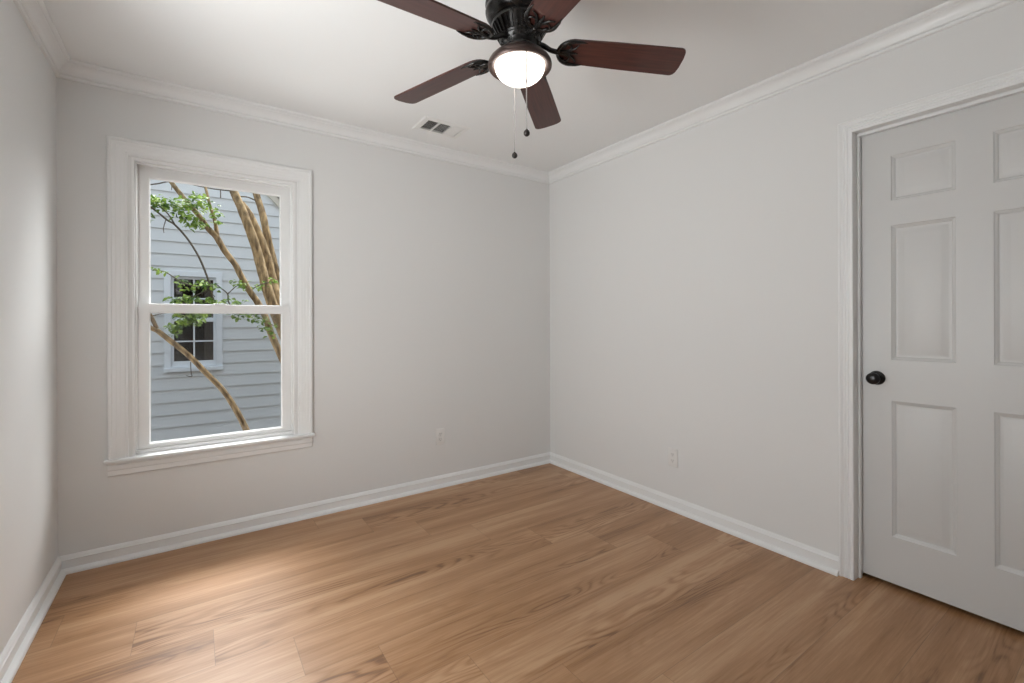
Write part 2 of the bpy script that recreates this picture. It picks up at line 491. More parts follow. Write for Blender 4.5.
# ---- crown moulding and baseboards: one trim for each wall, mitred in the corners
crown = [(0, 0), (0, 0.080), (0.010, 0.078), (0.013, 0.074), (0.013, 0.069), (0.009, 0.067), (0.009, 0.064), (0.015, 0.062), (0.018, 0.058), (0.019, 0.053),
         (0.021, 0.045), (0.025, 0.037), (0.031, 0.029), (0.038, 0.023), (0.044, 0.020), (0.044, 0.017), (0.049, 0.016), (0.054, 0.013), (0.058, 0.008), (0.058, 0)]
base = [(0, 0), (0.035, 0), (0.035, 0.006), (0.033, 0.013), (0.028, 0.018), (0.021, 0.021), (0.0145, 0.022), (0.0145, 0.058), (0.017, 0.060), (0.017, 0.063), (0.013, 0.066),
        (0.011, 0.071), (0.009, 0.075), (0.004, 0.080), (0, 0.081)]
def run(name, prof, ceil, side, a0=None, a1=None, label='', cat='trim'):
    z = (lambda d: CH - d) if ceil else (lambda d: d)
    f = {
     'back':  (lambda p: (XL + p[0], YB - p[0], z(p[1])), lambda p: (XR - p[0], YB - p[0], z(p[1]))),
     'rear':  (lambda p: (XL + p[0], YR + p[0], z(p[1])), lambda p: (XR - p[0], YR + p[0], z(p[1]))),
     'left':  (lambda p: (XL + p[0], YR + p[0], z(p[1])), lambda p: (XL + p[0], YB - p[0], z(p[1]))),
     'right': (lambda p: (XR - p[0], (YR + p[0]) if a0 is None else a0, z(p[1])), lambda p: (XR - p[0], (YB - p[0]) if a1 is None else a1, z(p[1]))),
    }[side]
    bm = bmesh.new(); extrude_profile(bm, prof, *f)
    return struct(name, bm, M['trim'], label, cat, smooth=30)
CAS_IN, CAS_OUT = 0.832, 0.890
run('baseboard_back', base, False, 'back', label='white baseboard along the window wall', cat='baseboard')
run('baseboard_left', base, False, 'left', label='white baseboard along the left wall', cat='baseboard')
run('baseboard_right', base, False, 'right', a0=CAS_OUT, label='white baseboard from the far corner to the door casing', cat='baseboard')
run('baseboard_rear', base, False, 'rear', label='white baseboard behind the viewpoint', cat='baseboard')
run('trim_1', crown, True, 'back', label='white crown moulding over the window wall', cat='crown moulding')
run('trim_2', crown, True, 'left', label='white crown moulding over the left wall', cat='crown moulding')
run('trim_3', crown, True, 'right', label='white crown moulding over the door wall', cat='crown moulding')
run('trim_4', crown, True, 'rear', label='white crown moulding behind the viewpoint', cat='crown moulding')

# ---- door casing (fluted) and jamb
def flutes(Wd):
    p = [(0, 0), (0, 0.011), (0.002, 0.013), (0.010, 0.0135)]
    for k in range(3):
        s = 0.011 + k * 0.0115
        p += [(s, 0.0135), (s + 0.002, 0.0112), (s + 0.0045, 0.0105), (s + 0.007, 0.0112), (s + 0.009, 0.0135)]
    p += [(Wd - 0.011, 0.0145), (Wd - 0.010, 0.018), (Wd - 0.003, 0.018), (Wd, 0.015), (Wd, 0)]
    return p
to_right = lambda u, z, t: (XR - t, u, z)
to_back = lambda u, z, t: (u, YB - t, z)
bm = bmesh.new()
u_frame(bm, flutes(0.058), 0.034, CAS_IN, 2.052, 0.0, to_right)
struct('trim_5', bm, M['trim'], 'white fluted casing framing the panelled door', 'door casing', smooth=25)
bm = bmesh.new()
JY1, JY0, JT = 0.831, 0.035, 2.053
box(bm, (XR, JY1, 0), (XR + WT, DY1, JT), 0.001); box(bm, (XR, DY0, 0), (XR + WT, JY0, JT), 0.001); box(bm, (XR, DY0, JT), (XR + WT, DY1, DTOP), 0.001)
s0, s1 = XR + 0.034, XR + 0.057
box(bm, (s0, JY1 - 0.010, 0), (s1, JY1, JT - 0.013), 0.0015); box(bm, (s0, JY0, 0), (s1, JY0 + 0.010, JT - 0.013), 0.0015); box(bm, (s0, JY0, JT - 0.013), (s1, JY1, JT), 0.0015)
struct('trim_6', bm, M['trim'], 'white jamb and stop lining the doorway', 'door jamb')

# ---- six-panel door
def make_door():
    root = empty('door_1', (XR + 0.060, 0.436, 0.0))
    root['kind'] = 'structure'
    tag(root, 'closed white six-panel interior door with black round knob', 'door')
    y1, y0, z0, z1, th = 0.826, 0.040, 0.022, 2.046, 0.035
    ys = [0.0, 0.114, 0.325, 0.432, 0.643, y1 - y0]
    zs = [z0, 0.230, 0.833, 1.015, 1.612, 1.722, 1.922, z1]
    panels = {(i, j) for i in (1, 3) for j in (1, 3, 5)}
    bm = bmesh.new()
    P = lambda u, z, d: bm.verts.new((d, (y1 - u) - 0.436, z))
    def ring(u0, u1, a, b_, d): return [P(u0, a, d), P(u1, a, d), P(u1, b_, d), P(u0, b_, d)]
    for i in range(5):
        for j in range(7):
            u0, u1, a, b_ = ys[i], ys[i+1], zs[j], zs[j+1]
            if (i, j) not in panels:
                bm.faces.new(ring(u0, u1, a, b_, 0)); continue
            steps = [(0, 0), (0.003, 0.0035), (0.010, 0.0065), (0.014, 0.0105), (0.020, 0.0110), (0.026, 0.0095), (0.044, 0.0035), (0.046, 0.0030)]
            rs = [ring(u0 + s, u1 - s, a + s, b_ - s, d) for s, d in steps]
            for r0, r1 in zip(rs, rs[1:]):
                for k in range(4):
                    bm.faces.new((r0[k], r0[(k+1) % 4], r1[(k+1) % 4], r1[k]))
            bm.faces.new(rs[-1])
    f = ring(0, y1 - y0, z0, z1, 0); g = ring(0, y1 - y0, z0, z1, th)
    for k in range(4): bm.faces.new((f[k], f[(k+1) % 4], g[(k+1) % 4], g[k]))
    bm.faces.new(g)
    bmesh.ops.remove_doubles(bm, verts=bm.verts[:], dist=1e-5)
    obj('door_slab', bm, M['door'], root, smooth=20)
    # knob: rose plus turned knob, axis along -x
    def turn(prof, name, parent, loc):
        bm = bmesh.new(); lathe(bm, prof, 40)
        bmesh.ops.rotate(bm, verts=bm.verts[:], cent=(0, 0, 0), matrix=Matrix.Rotation(-PI / 2, 3, 'Y'))
        bmesh.ops.translate(bm, verts=bm.verts[:], vec=loc)
        return obj(name, bm, M['black'], parent, smooth=40)
    loc = (0, 0.765 - 0.436, 0.930)
    kn = turn([(0, 0.008), (0.011, 0.010), (0.0105, 0.022), (0.012, 0.028), (0.019, 0.033), (0.0245, 0.040), (0.0265, 0.047), (0.0255, 0.054), (0.021, 0.060), (0.012, 0.063), (0, 0.0635)], 'door_knob', root, loc)
    kn['label'] = 'black round door knob'
    turn([(0, 0), (0.0315, 0), (0.0320, 0.003), (0.030, 0.007), (0.024, 0.009), (0.012, 0.0105), (0, 0.0105)], 'rose', kn, loc)
make_door()

# ================================================================== window
def make_window():
    root = empty('window_1', (0.118, YB, 0.42))
    root['kind'] = 'structure'
    tag(root, 'white double-hung window with moulded casing looking onto the next house', 'window')
    ofs = Vector(root.location)
    def part(name, bm, m, parent=root, smooth=False, shift=True):
        if parent is root or shift:
            bmesh.ops.translate(bm, verts=bm.verts[:], vec=-ofs)
        return obj(name, bm, m, parent, smooth)
    # casing: back band, flat with small steps, inner bead
    Wd = 0.079
    prof = [(0, 0), (0, 0.006), (0.003, 0.008), (0.010, 0.008), (0.012, 0.0105), (0.018, 0.012), (0.028, 0.0128), (0.030, 0.0142), (0.045, 0.0158), (0.047, 0.0175), (0.062, 0.019),
            (0.064, 0.023), (0.070, 0.0245), (0.076, 0.0235), (Wd, 0.020), (Wd, 0)]
    bm = bmesh.new(); u_frame(bm, prof, -0.276, 0.514, 2.041, 0.512, to_back)
    part('casing', bm, M['trim'], smooth=25)
    bm = bmesh.new()
    box(bm, (-0.370, YB - 0.040, 0.494), (0.604, YB, 0.512), 0.005, 3); box(bm, (WL + 0.002, YB - 0.001, 0.494), (WR - 0.002, YB + 0.10, 0.512), 0.001)
    part('stool', bm, M['trim'], smooth=40)
    bm = bmesh.new()
    ap = [(0, 0), (0.010, 0), (0.013, 0.004), (0.013, 0.028), (0.016, 0.032), (0.016, 0.052), (0.012, 0.058), (0.012, 0.068), (0, 0.068)]
    extrude_profile(bm, ap, lambda p: (-0.356, YB - p[0], 0.426 + p[1]), lambda p: (0.590, YB - p[0], 0.426 + p[1]))
    part('apron', bm, M['trim'], smooth=30)
    # unit frame: lining boards plus tracks
    bm = bmesh.new()
    L0, R0, T0 = -0.252, 0.490, 2.022
    for (a, b_) in (((-0.282, YB - 0.001, 0.512), (L0, YB + WT, 2.049)), ((R0, YB - 0.001, 0.512), (0.520, YB + WT, 2.049)), ((L0, YB - 0.001, T0), (R0, YB + WT, 2.049))):
        pass
    box(bm, (WL, YB + 0.001, 0.512), (L0, YB + WT, T0), 0.001); box(bm, (R0, YB + 0.001, 0.512), (WR, YB + WT, T0), 0.001); box(bm, (WL, YB + 0.001, T0), (WR, YB + WT, WTOP), 0.001)
    # stops in front of and behind the sashes
    for y0, y1, e in ((0.022, 0.040, 0.009), (0.078, 0.084, 0.010), (0.120, 0.150, 0.014)):
        box(bm, (L0, YB + y0, 0.535), (L0 + e, YB + y1, T0), 0.0015); box(bm, (R0 - e, YB + y0, 0.535), (R0, YB + y1, T0), 0.0015)
        box(bm, (L0 + e, YB + y0, T0 - e), (R0 - e, YB + y1, T0), 0.0015)
    box(bm, (L0, YB + 0.030, 0.512), (R0, YB + WT, 0.532), 0.003)
    part('frame', bm, M['vinyl'])
    def sash(name, l, r, b_, t, y0, y1, st_l, st_r, rb, rt):
        bm = bmesh.new()
        gl, gr, gb, gt = l + st_l, r - st_r, b_ + rb, t - rt
        # closed mitred loop with a small glazing bead at the opening
        pr = [(0, y0), (1, y0), (1.0, y0 + 0.007), (1.06, y0 + 0.013), (1.06, y1 - 0.010), (1, y1), (0, y1)]
        rows = []
        for (ox, oz, ix, iz) in ((l, b_, gl, gb), (r, b_, gr, gb), (r, t, gr, gt), (l, t, gl, gt)):
            row = []
            for s, y in pr:
                k = min(s, 1.0)
                x = ox + (ix - ox) * k; z = oz + (iz - oz) * k
                if s > 1:
                    x += 0.005 * (1 if ix > ox else -1); z += 0.005 * (1 if iz > oz else -1)
                row.append(bm.verts.new((x, y, z)))
            rows.append(row)
        n = len(pr)
        for a in range(4):
            A, B = rows[a], rows[(a + 1) % 4]
            for i in range(n):
                j = (i + 1) % n
                bm.faces.new((A[i], A[j], B[j], B[i]))
        s_ = part(name, bm, M['vinyl'])
        bm = bmesh.new(); ym = (y0 + y1) / 2
        box(bm, (gl - 0.004, ym - 0.002, gb - 0.004), (gr + 0.004, ym + 0.002, gt + 0.004))
        part('pane', bm, M['glass'], s_)
        return s_
    up = sash('upper_sash', L0 + 0.002, R0 - 0.002, 1.250, T0 - 0.004, YB + 0.086, YB + 0.118, 0.052, 0.052, 0.040, 0.050)
    lo = sash('lower_sash', -0.243, 0.481, 0.533, 1.290, YB + 0.042, YB + 0.076, 0.046, 0.046, 0.022, 0.043)
    bm = bmesh.new(); box(bm, (0.085, YB + 0.034, 1.291), (0.150, YB + 0.070, 1.297), 0.002); 
    bmesh.ops.translate(bm, verts=bm.verts[:], vec=(0, 0.012, 0))
    part('sash_lock', bm, M['vinyl'], lo)
    bm = bmesh.new(); box(bm, (L0 + 0.014, YB + 0.138, 0.536), (R0 - 0.014, YB + 0.1385, 1.275))
    part('insect_screen', bm, M['screen'], root)
make_window()

def make_added_window():  # window added out of view as an opening for the fill lamp
    root = empty('added_window', (XL, (R2L + R2R) / 2, R2B)); root['kind'] = 'structure'
    tag(root, 'white framed window added unseen in the left wall to let in fill light', 'window')
    ofs = Vector(root.location)
    def part(name, bm, m, parent=root):
        bmesh.ops.translate(bm, verts=bm.verts[:], vec=-ofs)
        return obj(name, bm, m, parent)
    bm = bmesh.new()
    u_frame(bm, [(0, 0), (0, 0.012), (0.06, 0.018), (0.07, 0.016), (0.07, 0)], R2L, R2R, R2T, R2B, lambda u, z, t: (XL + t, u, z))
    part('casing', bm, M['trim'])
    bm = bmesh.new(); box(bm, (XL - 0.02, R2L - 0.09, R2B - 0.02), (XL + 0.04, R2R + 0.09, R2B), 0.004)
    part('stool', bm, M['trim'])
    xm = (R2L + R2R) / 2; zm = (R2B + R2T) / 2
    bm = bmesh.new()
    for a, b_ in (((R2L, R2B), (R2L + 0.04, R2T)), ((R2R - 0.04, R2B), (R2R, R2T)), ((R2L + 0.04, R2B), (R2R - 0.04, R2B + 0.04)), ((R2L + 0.04, R2T - 0.04), (R2R - 0.04, R2T)), ((R2L + 0.04, zm - 0.02), (R2R - 0.04, zm + 0.02))):
        box(bm, (XL - 0.10, a[0], a[1]), (XL - 0.06, b_[0], b_[1]), 0.002)
    fr = part('sash', bm, M['vinyl'])
    bm = bmesh.new(); box(bm, (XL - 0.082, R2L + 0.036, R2B + 0.036), (XL - 0.078, R2R - 0.036, R2T - 0.036))
    part('pane', bm, M['glass'], fr)
make_added_window()

# ================================================================== ceiling fan
FX, FY = 0.906, 1.2546
BLADE_Z, BLADE_R, PITCH, PHASE, DROOP = 2.120, 0.556, -0.205, -0.548, 0.068
def make_fan():
    root = empty('ceiling_fan', (FX, FY, CH))
    tag(root, 'dark bronze ceiling fan with five mahogany blades and a lit frosted bowl', 'ceiling fan')
    Z = lambda z: z - CH
    # motor housing with raised bands
    bm = bmesh.new()
    lathe(bm, [(r, Z(z)) for r, z in ((0, 2.440), (0.086, 2.440), (0.092, 2.434), (0.100, 2.400), (0.108, 2.345), (0.1115, 2.285), (0.1125, 2.268), (0.1150, 2.264), (0.1165, 2.257), (0.1150, 2.250), (0.1120, 2.247),
        (0.1120, 2.242), (0.1150, 2.238), (0.1160, 2.231), (0.1145, 2.225), (0.1115, 2.222), (0.1095, 2.216), (0.104, 2.208), (0.097, 2.203), (0.090, 2.198), (0.084, 2.196), (0, 2.196))], 64, False)
    obj('motor_housing', bm, M['bronze'], root, smooth=50)
    # vented collar: flared cone with raised fins
    bm = bmesh.new()
    lathe(bm, [(r, Z(z)) for r, z in ((0.086, 2.198), (0.0935, 2.194), (0.0955, 2.188), (0.0940, 2.182), (0.0875, 2.177), (0.0700, 2.149), (0.0705, 2.144), (0.0660, 2.139), (0, 2.139))], 64, False)
    n = 30
    for k in range(n):
        a = 2 * PI * k / n
        er = Vector((math.cos(a), math.sin(a), 0)); et = Vector((-math.sin(a), math.cos(a), 0))
        vs = []
        for r, z, w, d in ((0.0945, 2.183, 0.0048, 0.0), (0.0745, 2.148, 0.0036, 0.0)):
            o = Vector((0, 0, Z(z)))
            vs.append([bm.verts.new(o + er * (r - 0.006) + et * w), bm.verts.new(o + er * (r - 0.006) - et * w), bm.verts.new(o + er * r + Vector((0, 0, -0.003)) - et * w * 0.7), bm.verts.new(o + er * r + Vector((0, 0, -0.003)) + et * w * 0.7)])
        for i in range(4):
            bm.faces.new((vs[0][i], vs[0][(i+1) % 4], vs[1][(i+1) % 4], vs[1][i]))
        bm.faces.new(vs[0]); bm.faces.new(vs[1])
    obj('vented_collar', bm, M['bronze'], root, smooth=30)
    # ornamented hub between collar and light
    bm = bmesh.new()
    lathe(bm, [(r, Z(z)) for r, z in ((0, 2.142), (0.066, 2.142), (0.068, 2.136), (0.064, 2.130), (0.056, 2.122), (0.050, 2.116), (0.050, 2.108), (0.054, 2.104), (0.054, 2.098), (0, 2.098))], 48, False)
    for k in range(20):                                    # little scroll beads round the hub
        a = 2 * PI * k / 20
        c = Vector((math.cos(a) * 0.062, math.sin(a) * 0.062, Z(2.129)))
        bmesh.ops.create_icosphere(bm, subdivisions=1, radius=0.0058, matrix=Matrix.Translation(c))
    obj('hub', bm, M['bronze'], root, smooth=40)
    # light fitter rim
    bm = bmesh.new()
    lathe(bm, [(r, Z(z)) for r, z in ((0.040, 2.104), (0.056, 2.102), (0.070, 2.096), (0.088, 2.084), (0.101, 2.071), (0.1065, 2.062), (0.1080, 2.056), (0.1075, 2.050), (0.1045, 2.046), (0.100, 2.046), (0.0930, 2.049), (0.0860, 2.054), (0.082, 2.062), (0.040, 2.064))], 72, False)
    f = obj('light_fitter', bm, M['bronze_lit'], root, smooth=50)
    f['label'] = 'bronze rim of the light, lamp glow in its colour'
    # frosted bowl
    bm = bmesh.new()
    prof = [(0.080, Z(2.066)), (0.0835, Z(2.060))]
    for k in range(0, 13):
        t = k / 12 * PI / 2
        prof.append((0.0850 * math.cos(t), Z(2.053 - 0.059 * math.sin(t))))
    prof[-1] = (0, Z(1.994))
    lathe(bm, prof, 72, False)
    g = obj('glass_bowl', bm, M['bowl'], root, smooth=80)
    g['label'] = 'glowing frosted glass bowl'
    # blade with its scrolled bracket as sub-part
    def outline(n=10):
        r0, r1 = 0.132, BLADE_R
        wr, wt, rc, sw = 0.0515, 0.0605, 0.020, 0.010
        pts = []
        for k in range(n + 1):                              # rounded root
            a = PI / 2 + PI * k / n
            pts.append((r0 + 0.046 + 0.046 * math.cos(a), wr * math.sin(a)))
        # lower edge to tip, rounded corners, slightly bowed tip
        pts.append((r0 + 0.20, -(wr * 0.45 + wt * 0.55)))
        for k in range(6):
            a = -PI / 2 + (PI / 2) * k / 5
            pts.append((r1 - rc + rc * math.cos(a), -wt + rc + rc * math.sin(a)))
        pts.append((r1 + 0.003, -0.02)); pts.append((r1 + 0.003, 0.02))
        for k in range(6):
            a = (PI / 2) * k / 5
            pts.append((r1 - rc + rc * math.cos(a), wt - rc + rc * math.sin(a)))
        pts.append((r0 + 0.20, (wr * 0.45 + wt * 0.55)))
        return pts
    bm = bmesh.new()
    o_ = outline()
    for z in (0.003, -0.003):
        pass
    A = [bm.verts.new((x, y, 0.003)) for x, y in o_]; B = [bm.verts.new((x, y, -0.003)) for x, y in o_]
    fA = bm.faces.new(A); fB = bm.faces.new(B)
    for i in range(len(o_)):
        j = (i + 1) % len(o_); bm.faces.new((A[i], A[j], B[j], B[i]))
    bmesh.ops.bevel(bm, geom=[e for e in set(fA.edges) | set(fB.edges)], offset=0.0012, segments=1, affect='EDGES')
    bmesh.ops.recalc_face_normals(bm, faces=bm.faces[:])
    me = bpy.data.meshes.new('blade'); bm.to_mesh(me); bm.free(); me.materials.append(M['blade'])
    # bracket: arm, crescent with two horns, scrolls, three screws (lies under the blade root)
    bm = bmesh.new()
    tube(bm, *smooth_path([(0.050, 0, 0.018), (0.080, 0, 0.012), (0.105, 0, -0.002), (0.135, 0, -0.008)], [0.010, 0.009, 0.008, 0.009]), n=10)
    zc = -0.0065
    cres = []
    rad = []
    for k in range(17):
        a = PI / 2 + 0.02 + (PI - 0.04) * k / 16
        cres.append((0.177 + 0.047 * math.cos(a), 0.0485 * math.sin(a), zc)); rad.append(0.0065)
    cres = [(0.222, 0.047, zc), (0.200, 0.0500, zc)] + cres + [(0.200, -0.0500, zc), (0.222, -0.047, zc)]
    rad = [0.001, 0.004] + rad + [0.004, 0.001]
    tube(bm, cres, rad, n=8)
    for s in (-1, 1):
        sp = []
        for k in range(15):                                  # inner scroll
            t = k / 14; a = t * 4.6
            rr = 0.0185 * (1 - 0.55 * t)
            sp.append((0.160 + rr * math.cos(PI - a * 1.0), s * (0.022 + rr * math.sin(PI - a)), zc))
        tube(bm, sp, [0.0040 - 0.0012 * k / 14 for k in range(15)], n=6)
        tube(bm, *smooth_path([(0.138, s * 0.004, zc), (0.165, s * 0.010, zc), (0.186, s * 0.022, zc), (0.196, s * 0.038, zc)], [0.005, 0.0045, 0.004, 0.002]), n=6)
    tube(bm, *smooth_path([(0.130, 0, zc), (0.165, 0, zc), (0.198, 0, zc)], [0.0075, 0.006, 0.002]), n=8)
    for x, y in ((0.170, 0.0), (0.150, 0.030), (0.150, -0.030)):
        lathe(bm, [(0, -0.0125), (0.004, -0.0120), (0.0055, -0.0095), (0.0055, -0.003)], 10, True, (x, y, 0))
    bmesh.ops.recalc_face_normals(bm, faces=bm.faces[:])
    mb = bpy.data.meshes.new('blade_bracket'); bm.to_mesh(mb); bm.free(); mb.materials.append(M['bronze'])
    for p in mb.polygons: p.use_smooth = True
    for k in range(5):
        bl = bpy.data.objects.new('blade', me); C.objects.link(bl); bl.parent = root
        bl.location = (0, 0, Z(BLADE_Z)); bl.rotation_euler = (PITCH, DROOP, PHASE + k * 2 * PI / 5)
        br = bpy.data.objects.new('blade_bracket', mb); C.objects.link(br); br.parent = bl
    # pull chains: near one in front of the bowl, far one behind it
    def chain(px, along, z_top, z_mid, z_kn, upper):
        fw = Vector((math.sin(YAW), math.cos(YAW), 0)); rt = Vector((math.cos(YAW), -math.sin(YAW), 0))
        c = fw * along + rt * px
        bm = bmesh.new()
        z = z_mid
        while z > z_kn + 0.012:
            bmesh.ops.create_icosphere(bm, subdivisions=1, radius=0.0022, matrix=Matrix.Translation((c.x, c.y, Z(z))))
            z -= 0.0036
        tube(bm, [(c.x, c.y, Z(z_mid)), (c.x, c.y, Z(z_kn + 0.01))], 0.0006, 6)
        z = z_top
        if upper == M['chain']:
            while z > z_mid:
                bmesh.ops.create_icosphere(bm, subdivisions=1, radius=0.0022, matrix=Matrix.Translation((c.x, c.y, Z(z))))
                z -= 0.0036
            tube(bm, [(c.x, c.y, Z(z_top)), (c.x, c.y, Z(z_mid))], 0.0006, 6)
        lathe(bm, [(0, z_mid + 0.006 - CH), (0.0022, z_mid + 0.004 - CH), (0.0024, z_mid - 0.004 - CH), (0, z_mid - 0.006 - CH)], 10, False, (c.x, c.y, 0))
        ch = obj('pull_chain', bm, M['chain'], root, smooth=60)
        if upper != M['chain']:
            bm = bmesh.new()
            tube(bm, [(c.x, c.y, Z(z_top)), (c.x, c.y, Z(z_mid))], 0.0021, 10)
            obj('chain_sleeve', bm, upper, ch, smooth=40)
        bm = bmesh.new()
        lathe(bm, [(0, z_kn + 0.013 - CH), (0.003, z_kn + 0.012 - CH), (0.004, z_kn + 0.009 - CH), (0.008, z_kn + 0.006 - CH), (0.0102, z_kn - CH), (0.009, z_kn - 0.006 - CH), (0.005, z_kn - 0.010 - CH), (0, z_kn - 0.0112 - CH)], 20, False, (c.x, c.y, 0))
        obj('pull_knob', bm, M['knob_wood'], ch, smooth=60)
    chain(0.019, -0.0975, 2.052, 1.952, 1.788, M['chain'])
    chain(-0.018, 0.100, 2.052, 1.948, 1.789, M['chain_white'])
make_fan()

# ================================================================== ceiling vent
def make_vent():
    cx, cy = (VX0 + VX1) / 2, (VY0 + VY1) / 2
    root = empty('air_vent', (cx, cy, CH))
    tag(root, 'white rectangular supply vent with slotted grille set in the ceiling', 'vent')
    hw, hd = 0.157, 0.104
    bm = bmesh.new()
    iw, idp = 0.121, 0.071
    # flange: sloped mitred rim
    pr = [(0, 0), (0.0, -0.0015), (0.006, -0.006), (1, -0.0075), (1, 0.004)]
    rows = []
    for sx, sy in ((-1, -1), (1, -1), (1, 1), (-1, 1)):
        row = []
        for k, (s, z) in enumerate(pr):
            if s == 1: x, y = sx * iw, sy * idp
            else: x, y = sx * (hw - s), sy * (hd - s)
            row.append(bm.verts.new((x, y, z)))
        rows.append(row)
    for a in range(4):
        A, B = rows[a], rows[(a + 1) % 4]
        for i in range(len(pr)):
            j = (i + 1) % len(pr)
            bm.faces.new((A[i], A[j], B[j], B[i]))
    for x in (-0.043, 0.043):
        box(bm, (x - 0.004, -idp, -0.007), (x + 0.004, idp, 0.004))
    for s in (-1, 1):
        lathe(bm, [(0, -0.0105), (0.003, -0.0098), (0.0042, -0.0080), (0.0042, -0.004)], 12, True, (s * 0.139, 0, 0))
    obj('frame', bm, M['vent'], root)
    # three banks of angled vanes
    for (x0, x1, tilt, n, along) in ((-0.119, -0.047, 1.12, 11, 'x'), (-0.039, 0.039, 1.16, 14, 'x'), (0.047, 0.119, -0.85, 9, 'y')):
        bm = bmesh.new()
        if along == 'x':
            for k in range(n):
                y = -idp + (k + 0.5) * 2 * idp / n
                hgt = 0.011
                dy = math.sin(tilt) * hgt; dz = math.cos(tilt) * hgt
                vs = [(x0, y, -0.006), (x1, y, -0.006), (x1, y + dy, -0.006 + dz), (x0, y + dy, -0.006 + dz)]
                th = 0.0008
                a = [bm.verts.new((p[0], p[1] - th, p[2])) for p in vs]; b_ = [bm.verts.new((p[0], p[1] + th, p[2])) for p in vs]
                bm.faces.new(a); bm.faces.new(b_)
                for i in range(4): bm.faces.new((a[i], a[(i+1) % 4], b_[(i+1) % 4], b_[i]))
        else:
            for k in range(n):
                x = x0 + (k + 0.5) * (x1 - x0) / n
                hgt = 0.012
                dx = math.sin(tilt) * hgt; dz = math.cos(tilt) * hgt
                vs = [(x, -idp, -0.006), (x, idp, -0.006), (x + dx, idp, -0.006 + dz), (x + dx, -idp, -0.006 + dz)]
                th = 0.0008
                a = [bm.verts.new((p[0] - th, p[1], p[2])) for p in vs]; b_ = [bm.verts.new((p[0] + th, p[1], p[2])) for p in vs]
                bm.faces.new(a); bm.faces.new(b_)
                for i in range(4): bm.faces.new((a[i], a[(i+1) % 4], b_[(i+1) % 4], b_[i]))
        obj('vane_bank', bm, M['vent'], root)
    # duct boot above the opening
    bm = bmesh.new()
    w_, d_ = 0.1235, 0.0735
    for a, b_ in (((-w_, -d_), (-w_ + 0.002, d_)), ((w_ - 0.002, -d_), (w_, d_)), ((-w_, -d_), (w_, -d_ + 0.002)), ((-w_, d_ - 0.002), (w_, d_))):
        box(bm, (*a, 0.006), (*b_, 0.20))
    box(bm, (-w_, -d_, 0.20), (w_, d_, 0.204))
    obj('duct_boot', bm, M['duct'], root)
make_vent()

# ================================================================== wall outlets
def make_outlet(name, label, loc, rotz):
    root = empty(name, loc)
    tag(root, label, 'outlet', 'duplex outlets low on the walls')
    root.rotation_euler = (0, 0, rotz)
    bm = bmesh.new()                                           # plate lies in local xz, facing -y
    box(bm, (-0.035, -0.0055, -0.0575), (0.035, 0, 0.0575), 0.0025, 3)
    obj('cover_plate', bm, M['plate'], root, smooth=50)
    for s in (1, -1):
        bm = bmesh.new()
        pts = []
        for k in range(20):
            a = 2 * PI * k / 20
            pts.append((0.0165 * math.cos(a), max(-0.0125, min(0.0125, 0.0165 * math.sin(a))) + s * 0.0195))
        A = [bm.verts.new((x, -0.0054, z)) for x, z in pts]; B = [bm.verts.new((x * 0.96, -0.0072, z)) for x, z in pts]
        bm.faces.new(A); bm.faces.new(B)
        for i in range(20): bm.faces.new((A[i], A[(i+1) % 20], B[(i+1) % 20], B[i]))
        rc = obj('receptacle', bm, M['plate'], root)
        bm = bmesh.new()
        for x, hh in ((-0.0062, 0.0042), (0.0062, 0.0035)):
            box(bm, (x - 0.0012, -0.0075, s * 0.0195 + 0.003 - hh), (x + 0.0012, -0.0070, s * 0.0195 + 0.003 + hh))
        lathe(bm, [(0, -0.00025), (0.0024, -0.00025), (0.0024, 0.00025), (0, 0.00025)], 12, False)
        lv = bm.verts[-26:] if False else [v for v in bm.verts if abs(v.co.y) < 0.004 and abs(v.co.x) < 0.004 and abs(v.co.z) < 0.001]
        bmesh.ops.rotate(bm, verts=lv, cent=(0, 0, 0), matrix=Matrix.Rotation(PI / 2, 3, 'X'))
        bmesh.ops.translate(bm, verts=lv, vec=(0, -0.0073, s * 0.0195 - 0.0078))
        obj('slot', bm, M['slot'], rc)
    bm = bmesh.new()
    lathe(bm, [(0, -0.0009), (0.0022, -0.0006), (0.003, 0), (0.003, 0.001)], 12, False)
    bmesh.ops.rotate(bm, verts=bm.verts[:], cent=(0, 0, 0), matrix=Matrix.Rotation(-PI / 2, 3, 'X'))
    bmesh.ops.translate(bm, verts=bm.verts[:], vec=(0, -0.0062, 0))
    obj('screw', bm, M['plate'], root)
make_outlet('wall_outlet', 'white duplex outlet on the window wall, right of the window', (1.457, YB, 0.362), 0)
make_outlet('wall_outlet', 'white duplex outlet on the door wall, between far corner and door', (XR, 1.801, 0.328), -PI / 2)

# ================================================================== outside
GZ = -0.55
bm = bmesh.new()
n = 24
gv = [[bm.verts.new((-14 + 28 * i / n, YR - 12 + 40 * j / n, GZ + random.Random(i * 31 + j).uniform(-0.03, 0.03))) for j in range(n + 1)] for i in range(n + 1)]
for i in range(n):
    for j in range(n):
        bm.faces.new((gv[i][j], gv[i+1][j], gv[i+1][j+1], gv[i][j+1]))
struct('ground', bm, M['ground'], 'brown mulch ground between the two houses', 'ground')

